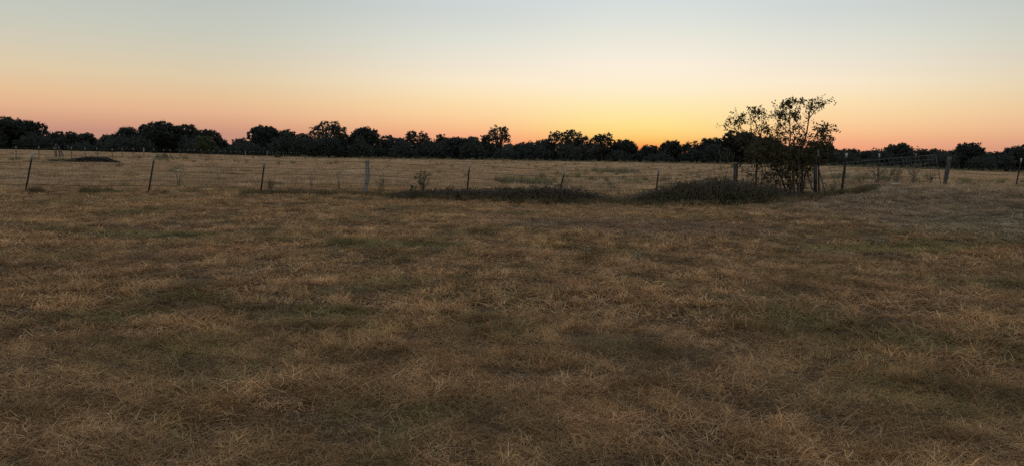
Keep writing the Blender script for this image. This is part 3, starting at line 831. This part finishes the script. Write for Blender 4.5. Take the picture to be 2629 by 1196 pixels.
# -- far fence along the left
k_list = []
fposts = [(-52 - .08 * 3.5 * k, 77 + 3.5 * k) for k in range(-2, 44)]
orgf = np.array([fposts[10][0], fposts[10][1], 0.0])
ff = thing('far_fence', 'far wire fence of small white-tipped posts along the left field', 'fence', orgf)
r = np.random.default_rng(15)
ftop = []
for k, (x, y) in enumerate(fposts):
    x += r.normal(0, .12); b = np.array([x, y, float(gz(x, y))])
    t = b + np.array([r.normal(0, .04), 0, r.uniform(1.34, 1.48)])
    if k in (11, 26, 31):
        wood_post(ff, [b - ZUP * .3, b + ZUP * .7, b + ZUP * 1.5], .09, orgf, seed=50 + k)
    else:
        steel_post(ff, b, t, orgf, None, .25, .055)
    ftop.append((b, t))
for f in (.9, .65, .4, .2):
    strand(ff, [b + (t - b) * f - np.array([.05, 0.05, 0]) for b, t in ftop], .005, orgf, 'fence_wire', barbs=False, seed=60)
# leaning corner stakes by the brush pile
for (x0, y0, x1, y1) in ((144, 401, 143, 371), (154, 400, 150, 376), (162, 399, 155, 384)):
    wood_post(ff, [P(x0, y0 + 3, 76.5), P(x1, y1, 76.5)], .07, orgf, 'wood_dark', 'wooden_stake', seed=70 + x0)

# ------------------------------------------------------------------ fence tree with several stems (leafy, sparse above)
ty0 = 26.0
tb_org = foot(2030, ty0)
ft = thing('fence_tree', 'leafy many-stemmed young tree growing through the fence', 'tree', tb_org)
r = np.random.default_rng(21)
def U(u, v): return (1830 + u / 4.04, 240 + v / 4.04)
STEMS = [  # (u, v) in a 4.04x enlargement that starts at pixel (1830, 240); radius at the foot; depth offset
 ([(905, 1075), (925, 900), (935, 740), (930, 550), (965, 440), (985, 350), (1000, 260), (1008, 170), (1000, 65)], .050, .10),
 ([(1000, 260), (1050, 200), (1110, 130), (1190, 80)], .020, .15),
 ([(1000, 258), (925, 205)], .009, .05),
 ([(1012, 175), (960, 140), (930, 70)], .010, .2),
 ([(1075, 165), (1110, 110), (1055, 60)], .009, .1),
 ([(965, 425), (900, 350), (840, 270), (860, 210)], .019, -.1),
 ([(850, 1070), (840, 900), (825, 760), (790, 560), (805, 420), (795, 280), (800, 150), (805, 45)], .040, -.25),
 ([(795, 290), (850, 200), (880, 80)], .013, -.3),
 ([(798, 300), (740, 200), (690, 100)], .013, -.2),
 ([(790, 560), (700, 530), (660, 470), (620, 370)], .017, -.4),
 ([(795, 430), (720, 340), (650, 260), (640, 130)], .017, -.3),
 ([(790, 570), (850, 480), (890, 400), (900, 320)], .017, 0),
 ([(720, 340), (690, 240), (720, 110)], .010, -.3),
 ([(780, 1070), (700, 850), (620, 680), (500, 450), (430, 280), (395, 190)], .036, .35),
 ([(500, 450), (510, 330), (500, 200), (520, 150)], .014, .4),
 ([(520, 490), (600, 400), (560, 340), (540, 240)], .013, .2),
 ([(520, 640), (400, 400), (390, 290), (375, 190)], .020, .3),
 ([(395, 330), (330, 290), (285, 230)], .010, .35),
 ([(500, 700), (285, 380), (275, 270), (245, 200)], .016, .5),
 ([(470, 700), (240, 385), (190, 300), (170, 275)], .012, .45),
 ([(240, 385), (120, 330), (68, 345)], .010, .5),
 ([(930, 1075), (960, 800), (1020, 560), (1080, 410), (1180, 365), (1250, 400)], .032, .4),
 ([(1030, 540), (1100, 480), (1200, 450), (1250, 480)], .016, .3),
 ([(1060, 450), (1090, 380), (1060, 340)], .012, .35),
 ([(1080, 420), (1150, 400), (1200, 330)], .012, .5),
 ([(965, 820), (1060, 720), (1150, 690)], .014, .1),
 ([(880, 1070), (870, 800), (760, 620), (700, 480), (670, 380)], .026, .5),
 ([(820, 1070), (770, 880), (680, 760), (600, 600), (560, 480)], .024, .7),
 ([(730, 1070), (690, 950), (740, 840), (780, 700)], .020, -.4),
 ([(690, 1060), (640, 900), (600, 760), (540, 640)], .017, .2),
 ([(520, 1010), (505, 860), (510, 760), (480, 640), (430, 540)], .018, .1),
 ([(440, 880), (330, 800), (270, 770)], .012, .0),
 ([(560, 1040), (460, 900), (330, 790)], .012, .3),
 ([(890, 1075), (900, 850), (890, 700), (900, 560), (880, 460)], .030, -.5),
]
for k in range(15):
    u0 = r.uniform(540, 940); v1 = r.uniform(560, 800); u1 = u0 + r.normal(-20, 60)
    STEMS.append(([(u0, 1065 + r.uniform(-30, 10)), (u0 * .6 + u1 * .4 + r.normal(0, 14), 920), (u1, v1)], r.uniform(.009, .020), r.normal(0, .35)))
wood = MB(); leaf = MB()
def leaves_along(path, dens, spread, size, r):
    path = np.asarray(path); sg = np.linalg.norm(np.diff(path, axis=0), axis=1); L = sg.sum()
    n = max(1, int(L * dens)); cu = np.concatenate([[0], np.cumsum(sg)])
    s = L * (1 - r.uniform(0, 1, n) ** 1.3 * .85)
    p = np.stack([np.interp(s, cu, path[:, i]) for i in range(3)], -1)
    for q in p:
        d = r.normal(size=3); d[2] = d[2] * .7 + .25; d /= np.linalg.norm(d)
        ln = r.uniform(.08, .30) * spread
        e = q + d * ln
        wood.tube([q, q + d * ln * .5 + ZUP * .01, e], [.005, .0035, .002], 3, False)
        m = r.integers(2, 6)
        c = e + r.normal(size=(m, 3)) * .045 - ZUP * .02
        ss_ = r.uniform(.7, 1.2, m) * size
        leaf.cards(c, ss_ * .55, ss_ * 1.15, axis=np.array([0, 0, -.5]) + r.normal(size=(m, 3)) * .9, r=r)
for path, rad, dz in STEMS:
    Yk = ty0 + dz
    pp = np.array([P(*U(u, v), Yk + r.normal(0, .06) * (i > 0)) for i, (u, v) in enumerate(path)])
    # smooth by adding in-between points
    k = len(pp); tq = np.linspace(0, k - 1, 4 * k - 3)
    sm = np.stack([np.interp(tq, np.arange(k), pp[:, i]) for i in range(3)], -1)
    sm[1:-1] = sm[:-2] * .25 + sm[1:-1] * .5 + sm[2:] * .25
    sm[1:-1] += r.normal(0, .008, (len(sm) - 2, 3))
    wood.tube(sm, np.linspace(rad, max(.005, rad * .16), len(sm)), 6)
    upper = np.array([q for q in sm if q[2] > tb_org[2] + (1.15 if len(path) > 3 else .35)])
    if len(upper) > 2: leaves_along(upper, 11, 1.0, .10, r)
# dense clumps: centre (u, v), half sizes in enlarged pixels, number of twigs
for (u, v, du, dv, n) in ((460, 190, 80, 50, 30), (690, 230, 70, 60, 34), (800, 110, 90, 50, 44), (850, 240, 35, 30, 22), (1110, 110, 80, 45, 26), (940, 80, 30, 25, 8),
                          (1130, 400, 110, 60, 70), (1150, 500, 90, 60, 60), (720, 380, 120, 90, 44), (850, 430, 80, 90, 34), (520, 380, 100, 60, 34),
                          (560, 600, 190, 90, 130), (760, 650, 230, 90, 200), (980, 640, 150, 90, 150), (1070, 570, 130, 80, 110), (450, 650, 100, 80, 60),
                          (640, 480, 160, 70, 70), (900, 520, 120, 60, 60), (830, 800, 120, 90, 60), (700, 830, 160, 110, 40), (1110, 710, 60, 30, 26),
                          (240, 300, 70, 50, 14), (300, 240, 40, 40, 10), (850, 950, 110, 90, 36), (900, 760, 100, 90, 46), (640, 930, 130, 90, 30), (420, 600, 90, 90, 50), (1000, 780, 60, 50, 20)):
    for _ in range(int(n * (.62 if 300 < v < 540 else .9 if v < 300 else 1.0 if v < 740 else .85))):
        a, b = r.normal(0, .55, 2)
        c = P(*U(u + a * du, v + b * dv), ty0 + r.normal(0, .32))
        if c[2] < gz(c[0], c[1]) + .15: continue
        d = r.normal(size=3); d /= np.linalg.norm(d)
        wood.tube([c - d * .11, c + d * .09], [.005, .0025], 3, False)
        m_ = r.integers(3, 7)
        cc = c + d * r.uniform(-.1, .12, (m_, 1)) + r.normal(size=(m_, 3)) * .035
        ss_ = r.uniform(.065, .12, m_)
        leaf.cards(cc, ss_ * .55, ss_ * 1.15, r=r)
wood.build('stems', M['twig'], ft, tb_org)
leaf.build('crown', M['hackberry'], ft, tb_org)

# ------------------------------------------------------------------ brambles, brush, small plants
def bramble(name, label, spans, n_leaf, n_cane, seed, mat='bramble', group=None):
    """spans: list of (px, top py, metres, half depth): a ridge of arching canes and leaves"""
    r = np.random.default_rng(seed)
    pxs = np.array([s[0] for s in spans], float); tys = np.array([s[1] for s in spans], float)
    Ys = np.array([s[2] for s in spans], float); hd = np.array([s[3] for s in spans], float)
    mid = spans[len(spans) // 2]; org = foot(mid[0], mid[2])
    t = thing(name, label, 'brambles', org, group)
    def hgt(px, Y):
        b = foot(px, Y); return b, np.maximum(.08, PZ(px, np.interp(px, pxs, tys), np.interp(px, pxs, Ys)) - b[:, 2])
    lf = MB(); cn = MB()
    px = r.uniform(pxs[0], pxs[-1], n_leaf)
    u = np.clip(r.normal(0, .55, n_leaf), -1, 1)
    b, H = hgt(px, np.interp(px, pxs, Ys) + u * np.interp(px, pxs, hd))
    H = H * np.sqrt(np.maximum(.05, 1 - u * u)) * (.16 + .50 * vnoise(px * .016, u * 1.2, 1.0, seed + 5) + .46 * vnoise(px * .05, u * 2, 1.0, seed) + .3 * vnoise(px * .2, u * 3, 1.0, seed + 1))
    c = b + ZUP * (H * r.uniform(.02, 1.04, n_leaf) ** .7)[:, None]
    s = r.uniform(.04, .10, n_leaf)
    lf.cards(c, s * .75, s * 1.2, r=r)
    px = r.uniform(pxs[0], pxs[-1], n_cane)
    B, HH = hgt(px, np.interp(px, pxs, Ys) + r.normal(0, .35, n_cane) * np.interp(px, pxs, hd))
    for b, H in zip(B, HH):
        head = r.uniform(0, 6.28); Ln = r.uniform(.35, 1.0)
        hh = H * r.uniform(.45, 1.2)
        e = b + np.array([math.cos(head), math.sin(head) * .5, 0]) * Ln
        tt_ = np.linspace(0, 1, 8)[:, None]
        pp = b + (e - b) * tt_ + ZUP * hh * (4 * tt_ * (1 - tt_)) ** .8 + r.normal(0, .012, (8, 3))
        cn.tube(pp, np.linspace(.008, .004, 8), 4, False)
        k = r.integers(2, 8); q = pp[r.integers(2, 8, k)] + r.normal(0, .03, (k, 3)); s2 = r.uniform(.03, .065, k)
        lf.cards(q, s2 * .7, s2 * 1.2, r=r)
    sk = MB()
    px = r.uniform(pxs[0], pxs[-1], n_cane // 45); B, HH = hgt(px, np.interp(px, pxs, Ys) - r.uniform(0, .9, len(px)) * np.interp(px, pxs, hd))
    for b, H in zip(B, HH):
        hh = (H * .8 + .12) * r.uniform(.5, 1.15); e = b + np.array([r.normal(0, .10), r.normal(0, .05), hh])
        sk.tube([b, b + (e - b) * .5 + r.normal(0, .015, 3), e], [.004, .0035, .002], 4, False)
    sk.build('dry_stalks', M['stem'], t, org)
    cn.build('canes', M['cane'], t, org); lf.build('leaves', M[mat], t, org)
    return t
bramble('bramble_thicket', 'long low row of dark brambles under the leaning post', [(1030, 499, 26.0, .5), (1080, 492, 26.0, .7), (1140, 490, 26.0, .9), (1200, 488, 26.0, .9), (1260, 491, 26.0, 1.0), (1310, 485, 26.0, 1.0), (1350, 490, 26.0, 1.0), (1420, 479, 26.1, 1.0),
        (1470, 486, 26.0, .8), (1530, 505, 26.0, .4)], 14000, 1100, 31)
bramble('bramble_thicket', 'high dark bramble mound against the woven wire', [(1640, 508, 25.9, .4), (1695, 492, 25.8, .9), (1760, 472, 25.6, 1.3), (1830, 464, 25.5, 1.5), (1890, 468, 25.4, 1.5), (1950, 482, 25.3, 1.3), (2010, 492, 25.3, .9), (2070, 500, 25.4, .4)],
        25000, 1300, 32)

# dark unmown grass under the wires
r = np.random.default_rng(33)
ftf = [tuft_mesh('fence_tuft', M['grass_fence'], 70, .16, (.16, .36), .45, (.2, 1.2), .008, 300 + k, .05) for k in range(3)]
n = 3600
upx = r.uniform(-300, 2250, n)
w = vnoise(upx, upx * 0, .012, 71) * .6 + vnoise(upx, upx * 0, .05, 72) * .4
w = np.where((upx > 660), w * .4 + .52, w * .84)
Yl = np.interp(upx, [-250, 65, 400, 1682, 1900, 2093, 2250], [25.0, 25.6, 26.6, 27.0, 25.9, 25.5, 27.5])
yv = Yl - .15 + r.normal(0, .32, n)
near = (r.uniform(size=n) < .5) & (upx > 1000) & (upx < 2110)
yv = np.where(near, np.interp(upx, [1000, 1400, 1560, 1800, 2110], [25.7, 25.0, 25.6, 24.0, 24.8]) + r.normal(0, .22, n), yv)
kp = r.uniform(size=n) < sstep(.34, .62, w)
upx, yv, w = upx[kp], yv[kp], w[kp]
xv = foot(upx, yv)[:, 0]
s = (.35 + .6 * w) * r.uniform(.6, 1.2, len(xv)) * np.where((upx > 660) & (upx < 1030), .8, 1)
scatter_object('fence_line_grass', np.stack([xv, yv, gz(xv, yv)], -1), r.uniform(0, 6.28, len(xv)), s, r.integers(0, 3, len(xv)), ftf,
               'dark green uncut grass growing under the barbed wire', 'grass')

def twiggy(name, label, cat, px, Y, h, spread, n, leafmat, seed, leaf_n=0, leaf_s=.05, flower=0, top_only=False, stem='twig', group=None, fs=.02):
    """a small plant: stems that fork into twigs, with leaves and pale heads"""
    r = np.random.default_rng(seed); b = foot(px, Y)
    t = thing(name, label, cat, b, group)
    st = MB(); lf = MB(); fl = MB()
    ends = []
    for k in range(n):
        a = r.uniform(0, 6.28); e = b + np.array([math.cos(a) * spread * r.uniform(.2, 1), math.sin(a) * spread * r.uniform(.2, 1) * .7, h * r.uniform(.7, 1)])
        mid = b + (e - b) * np.array([.3, .3, .5]) + r.normal(0, .02, 3)
        st.tube([b - ZUP * .04, mid, e], [.007 * (h + .4), .0045 * (h + .4), .002], 5, False)
        for _ in range(5):
            u = r.uniform(-.1, 1); q = mid + (e - mid) * u
            d = r.normal(size=3); d[2] = abs(d[2]) + .3; d /= np.linalg.norm(d)
            e2 = q + d * h * r.uniform(.08, .24)
            st.tube([q, e2], [.004, .002], 4, False); ends.append((q, e2))
    for q, e2 in ends:
        if leaf_n:
            m = r.poisson(leaf_n)
            if m:
                c = q + (e2 - q) * r.uniform(0, 1.1, (m, 1)) + r.normal(0, leaf_s * .4, (m, 3)); s = r.uniform(.6, 1.2, m) * leaf_s
                lf.cards(c, s * .5, s * 1.3, axis=(e2 - q) / np.linalg.norm(e2 - q), r=r)
        if flower:
            m = r.poisson(flower)
            if m: fl.cards(e2 + r.normal(0, fs * 1.5, (m, 3)), fs * r.uniform(.7, 1.3, m), fs * r.uniform(.7, 1.3, m) * 1.2, r=r)
    st.build('stems', M[stem], t, b)
    if lf.n: lf.build('leaves', M[leafmat], t, b)
    if fl.n: fl.build('flower_heads', M['flower'], t, b)
    return t

twiggy('sapling', 'bright green leafy sapling right of the wooden post', 'sapling', 1082, 26.5, .90, .32, 8, 'sapling', 401, 7, .075)
twiggy('sapling', 'low green shoot at the left foot of the green sapling', 'sapling', 1058, 26.4, .46, .26, 6, 'sapling', 402, 4, .065)
twiggy('dry_shrub', 'small bare reddish shrub just right of the wooden post', 'shrub', 974, 27.2, .68, .28, 6, 'weed', 403, 1.2, .035, stem='cane')
twiggy('dry_shrub', 'small dark bush right of the third steel post', 'shrub', 695, 26.6, .56, .28, 7, 'bramble', 404, 3.5, .045)
wl_ = [(458, 30.5, .95, .5, 'tall pale-headed weed behind the fence between the second and third steel posts'),
       (800, 31, .8, .5, 'pale-headed weed behind the fence left of the wooden post'),
       (870, 31, .8, .4, 'thin pale-headed weed close left of the wooden post'),
       (985, 31, .95, .45, 'pale arching weed behind the bare reddish shrub'),
       (560, 36, .8, .6, 'faint pale weed left of the third steel post'),
       (1590, 29, .5, .25, 'dry thin weed between bramble row and bramble mound'),
       (1655, 28, .55, .2, 'dry upright weed at the left end of the bramble mound')]
for k, (px, Y, h, sp, lab) in enumerate(wl_):
    twiggy('pale_weed', lab, 'weed', px, Y, h, sp, 7, 'weed', 420 + k, .6, .04, 3.2 if k < 5 else .5, stem='stem', group='tall pale weeds along the fence', fs=.03)
for k, (px, Y, lab) in enumerate([(1507, 11.4, 'white-flowered weed in the near grass, left of two'), (1638, 11.0, 'greenish white-flowered weed in the near grass, right of two')]):
    twiggy('flowering_weed', lab, 'weed', px, Y, .20, .06, 5, 'green_weed', 440 + k, 2.0, .025, 5, stem='stem', group='flowering weeds in the near grass', fs=.012)
for k, (px, Y, lab) in enumerate([(2235, 14.2, 'left white-flowered tuft in the green patch at the right'), (2262, 14.0, 'right white-flowered tuft in the green patch at the right')]):
    twiggy('flowering_weed', lab, 'weed', px, Y, .22, .16, 7, 'green_weed', 445 + k, 3, .03, 4, stem='stem', group='flowering weeds in the near grass', fs=.012)
# grey weeds round the panel
gw = [(2250, 31.6, .95, .5, 'grey-brown weed at the thin upright post'), (2300, 32, .75, .6, 'broad brown weed in front of the middle of the panel'),
      (2345, 32.2, .95, .5, 'tall grey weed before the right end of the panel'), (2210, 30.5, .55, .5, 'low grey weed between the stout post and the thin post'),
      (2385, 32.5, .55, .45, 'low grey weed between the panel and the dark wooden post'), (2280, 33.8, .8, .5, 'grey weed behind the panel'), (2135, 26.5, .45, .4, 'low dry weed right of the pipe post')]
for k, (px, Y, h, sp, lab) in enumerate(gw):
    twiggy('grey_weed', lab, 'weed', px, Y, h, sp, 12, 'weed', 460 + k, 2.6, .05, .8, stem='stem', group='grey weeds round the wire panel', fs=.025)

# bare saplings before the bramble mound
sp_ = thing('bare_sapling', 'thin bare forked sapling standing in the bramble mound', 'sapling', foot(1856, 25.6))
o0 = foot(1856, 25.6); m = MB()
for pth, rd in (([(1855, 512), (1857, 480), (1861, 462), (1855, 446), (1850, 430), (1851, 408), (1846, 385)], .014), ([(1861, 462), (1868, 440), (1870, 420), (1866, 400)], .009), ([(1851, 408), (1856, 392)], .005), ([(1870, 420), (1880, 404), (1888, 400)], .005)):
    m.tube([P(a, b, 25.6) for a, b in pth], np.linspace(rd, .004, len(pth)), 5)
m.build('stem', M['twig'], sp_, o0)
m = MB(); r = np.random.default_rng(5)
cc = np.array([P(r.normal(1872, 12), r.normal(400, 7), 25.6 + r.normal(0, .1)) for _ in range(70)])
m.cards(cc, .03, .06, r=r); m.build('leaves', M['hackberry'], sp_, o0)

# weeds in the field beyond and on the rise
weed_src = []
def weed_clump(nm, seed, leafm, n, h, flower):
    r = np.random.default_rng(seed); m = MB()
    return tuft_mesh(nm, M[leafm], n, .22, h, .3, (.1, .7), .022, seed, 0, 3)
ws = [weed_clump('weed_clump', 500, 'green_weed', 45, (.2, .5), 0), weed_clump('weed_clump', 501, 'weed', 40, (.25, .55), 0),
      tuft_mesh('weed_clump', M['flower'], 14, .22, (.2, .45), .25, (.1, .5), .010, 502, 0, 3), weed_clump('weed_clump', 503, 'weed', 30, (.15, .35), 0)]
r = np.random.default_rng(34)
def patch(px, Y, spx, sY, n):
    Yv = r.normal(Y, sY, n); pv = r.normal(px, spx, n)
    return (pv - CX) / F * Yv, Yv
xs, ys, kinds, sz = [], [], [], []
for (px, Y, spx, sY, n, kset, s0) in ((1370, 44, 45, 3.0, 45, (1, 1, 0, 3, 2), 1.0), (1300, 45, 12, 1.0, 16, (0, 0), 1.1), (1580, 80, 40, 6, 60, (0, 0, 0, 1, 2), 1.3), (1450, 58, 30, 3, 20, (0, 1), .9), (1560, 48, 60, 5, 60, (1, 3, 2), .8),
                                  (1900, 60, 200, 14, 240, (1, 3, 3, 2), .8), (2200, 42, 80, 7, 160, (0, 1, 3), .9), (2480, 60, 160, 15, 120, (0, 3), .9), (1250, 130, 600, 50, 150, (0, 1), 1.2), (130, 75, 60, 3, 40, (1, 3), 1.1), (430, 108, 30, 6, 20, (0,), 1.6)):
    a, b = patch(px, Y, spx, sY, n); xs.append(a); ys.append(b); kinds.append(r.choice(kset, n)); sz.append(np.full(n, s0) * r.uniform(.6, 1.25, n))
# seed-headed edge of the field under the trees
n = 900; pv = r.uniform(700, 2700, n); b = r.uniform(200, 228, n); xs.append((pv - CX) / F * b); ys.append(b); kinds.append(r.choice((1, 1, 0, 3), n)); sz.append(r.uniform(.9, 2.2, n))
# the weedy rise at the right
n = 3400; a = r.uniform(3.5, 30, n); b = r.uniform(16, 36, n); ok = (r.uniform(size=n) < sstep(.45, .65, vnoise(a, b, .3, 81) + .22 * sstep(8, 15, a))) & (a < b * .95)
xs.append(a[ok]); ys.append(b[ok]); kinds.append(r.choice((3, 3, 1, 0, 2), ok.sum())); sz.append(r.uniform(.14, .34, ok.sum()) * (.7 + .5 * sstep(10, 20, a[ok])))
xs, ys, kinds, sz = map(np.concatenate, (xs, ys, kinds, sz))
far_ok = (ys > 34) | (sz < .5); xs, ys, kinds, sz = xs[far_ok], ys[far_ok], kinds[far_ok], sz[far_ok]
scatter_object('weeds', np.stack([xs, ys, gz(xs, ys)], -1), r.uniform(0, 6.28, len(xs)), sz, kinds, ws, 'scattered pale green and whitish weeds in the field', 'weeds')

# brush pile at the far fence
bp_o = foot(235, 74)
bp = thing('brush_pile', 'dark low brush pile at the far fence on the left', 'brush pile', bp_o)
r = np.random.default_rng(91); st = MB(); lv = MB()
n = 420; px = r.uniform(128, 304, n); Hh = np.interp(px, [128, 180, 205, 235, 275, 304], [.12, .18, .5, .66, .58, .1])
for c in foot(px, 74.5 + r.normal(0, .7, n)) + ZUP * (Hh * r.uniform(.05, .9, n))[:, None]:
    d = r.normal(size=3) * np.array([1, .6, .25]); d /= np.linalg.norm(d); Ln = r.uniform(.3, .9)
    st.tube([c - d * Ln * .5, c + r.normal(0, .03, 3), c + d * Ln * .5], [r.uniform(.012, .035), .02, .008], 5, False)
n = 6000; px = r.uniform(125, 308, n); Hh = np.interp(px, [125, 180, 205, 235, 275, 308], [.12, .24, .45, .58, .50, .1]); u = np.clip(r.normal(0, .5, n), -1, 1)
c = foot(px, 74.5 + u * 1.4) + ZUP * (Hh * np.sqrt(np.maximum(.05, 1 - u * u)) * r.uniform(.02, 1, n) ** .8)[:, None]
s = r.uniform(.06, .17, n); lv.cards(c, s * .6, s * 1.3, r=r)
st.build('sticks', M['char'], bp, bp_o); lv.build('dead_leaves', M['char'], bp, bp_o)
for k, (px, Y, h, sp, lab) in enumerate([(713, 185, 1.0, 1.0, 'dark low bush at the end of the far fence'), (403, 104, .6, .45, 'left of two small bushes at the far fence'), (424, 106, .8, .5, 'right of two small bushes at the far fence')]):
    b = foot(px, Y); t = thing('bush', lab, 'bush', b); r = np.random.default_rng(95 + k)
    m = MB(); d = r.normal(size=(700, 3)); d /= np.linalg.norm(d, axis=1, keepdims=True); d[:, 2] = np.abs(d[:, 2])
    p = b + d * np.array([sp, sp, h]) * r.uniform(.3, 1.05, (700, 1)); m.cards(p, .1, .18, r=r); m.build('foliage', M['bramble' if k == 0 else 'green_weed'], t, b)
    m = MB()
    for _ in range(6): m.tube([b, b + d[_] * np.array([sp, sp, h]) * .8], [.02, .006], 4, False)
    m.build('stems', M['twig'], t, b)

# fallen timber at the panel
lg_o = foot(2301, 30.2)
lg = thing('fallen_log', 'short bleached log lying before the wire panel', 'log', lg_o)
m = MB(); a = lg_o + np.array([-.20, 0, .06]); b = lg_o + np.array([.24, .08, .08]); m.tube([a, (a + b) / 2 + ZUP * .01, b], [.038, .045, .034], 10); m.build("bleached_timber", M["log"], lg, lg_o)
pl_o = foot(2245, 29.4)
pl = thing('fallen_pole', 'dark pole lying on the ground left of the bleached log', 'pole', pl_o)
m = MB(); m.tube([pl_o + np.array([-.45, -.12, .05]), pl_o + np.array([.05, 0, .09]), pl_o + np.array([.5, .15, .1])], [.045, .042, .03], 9); m.build('pole', M['wood_dark'], pl, pl_o)
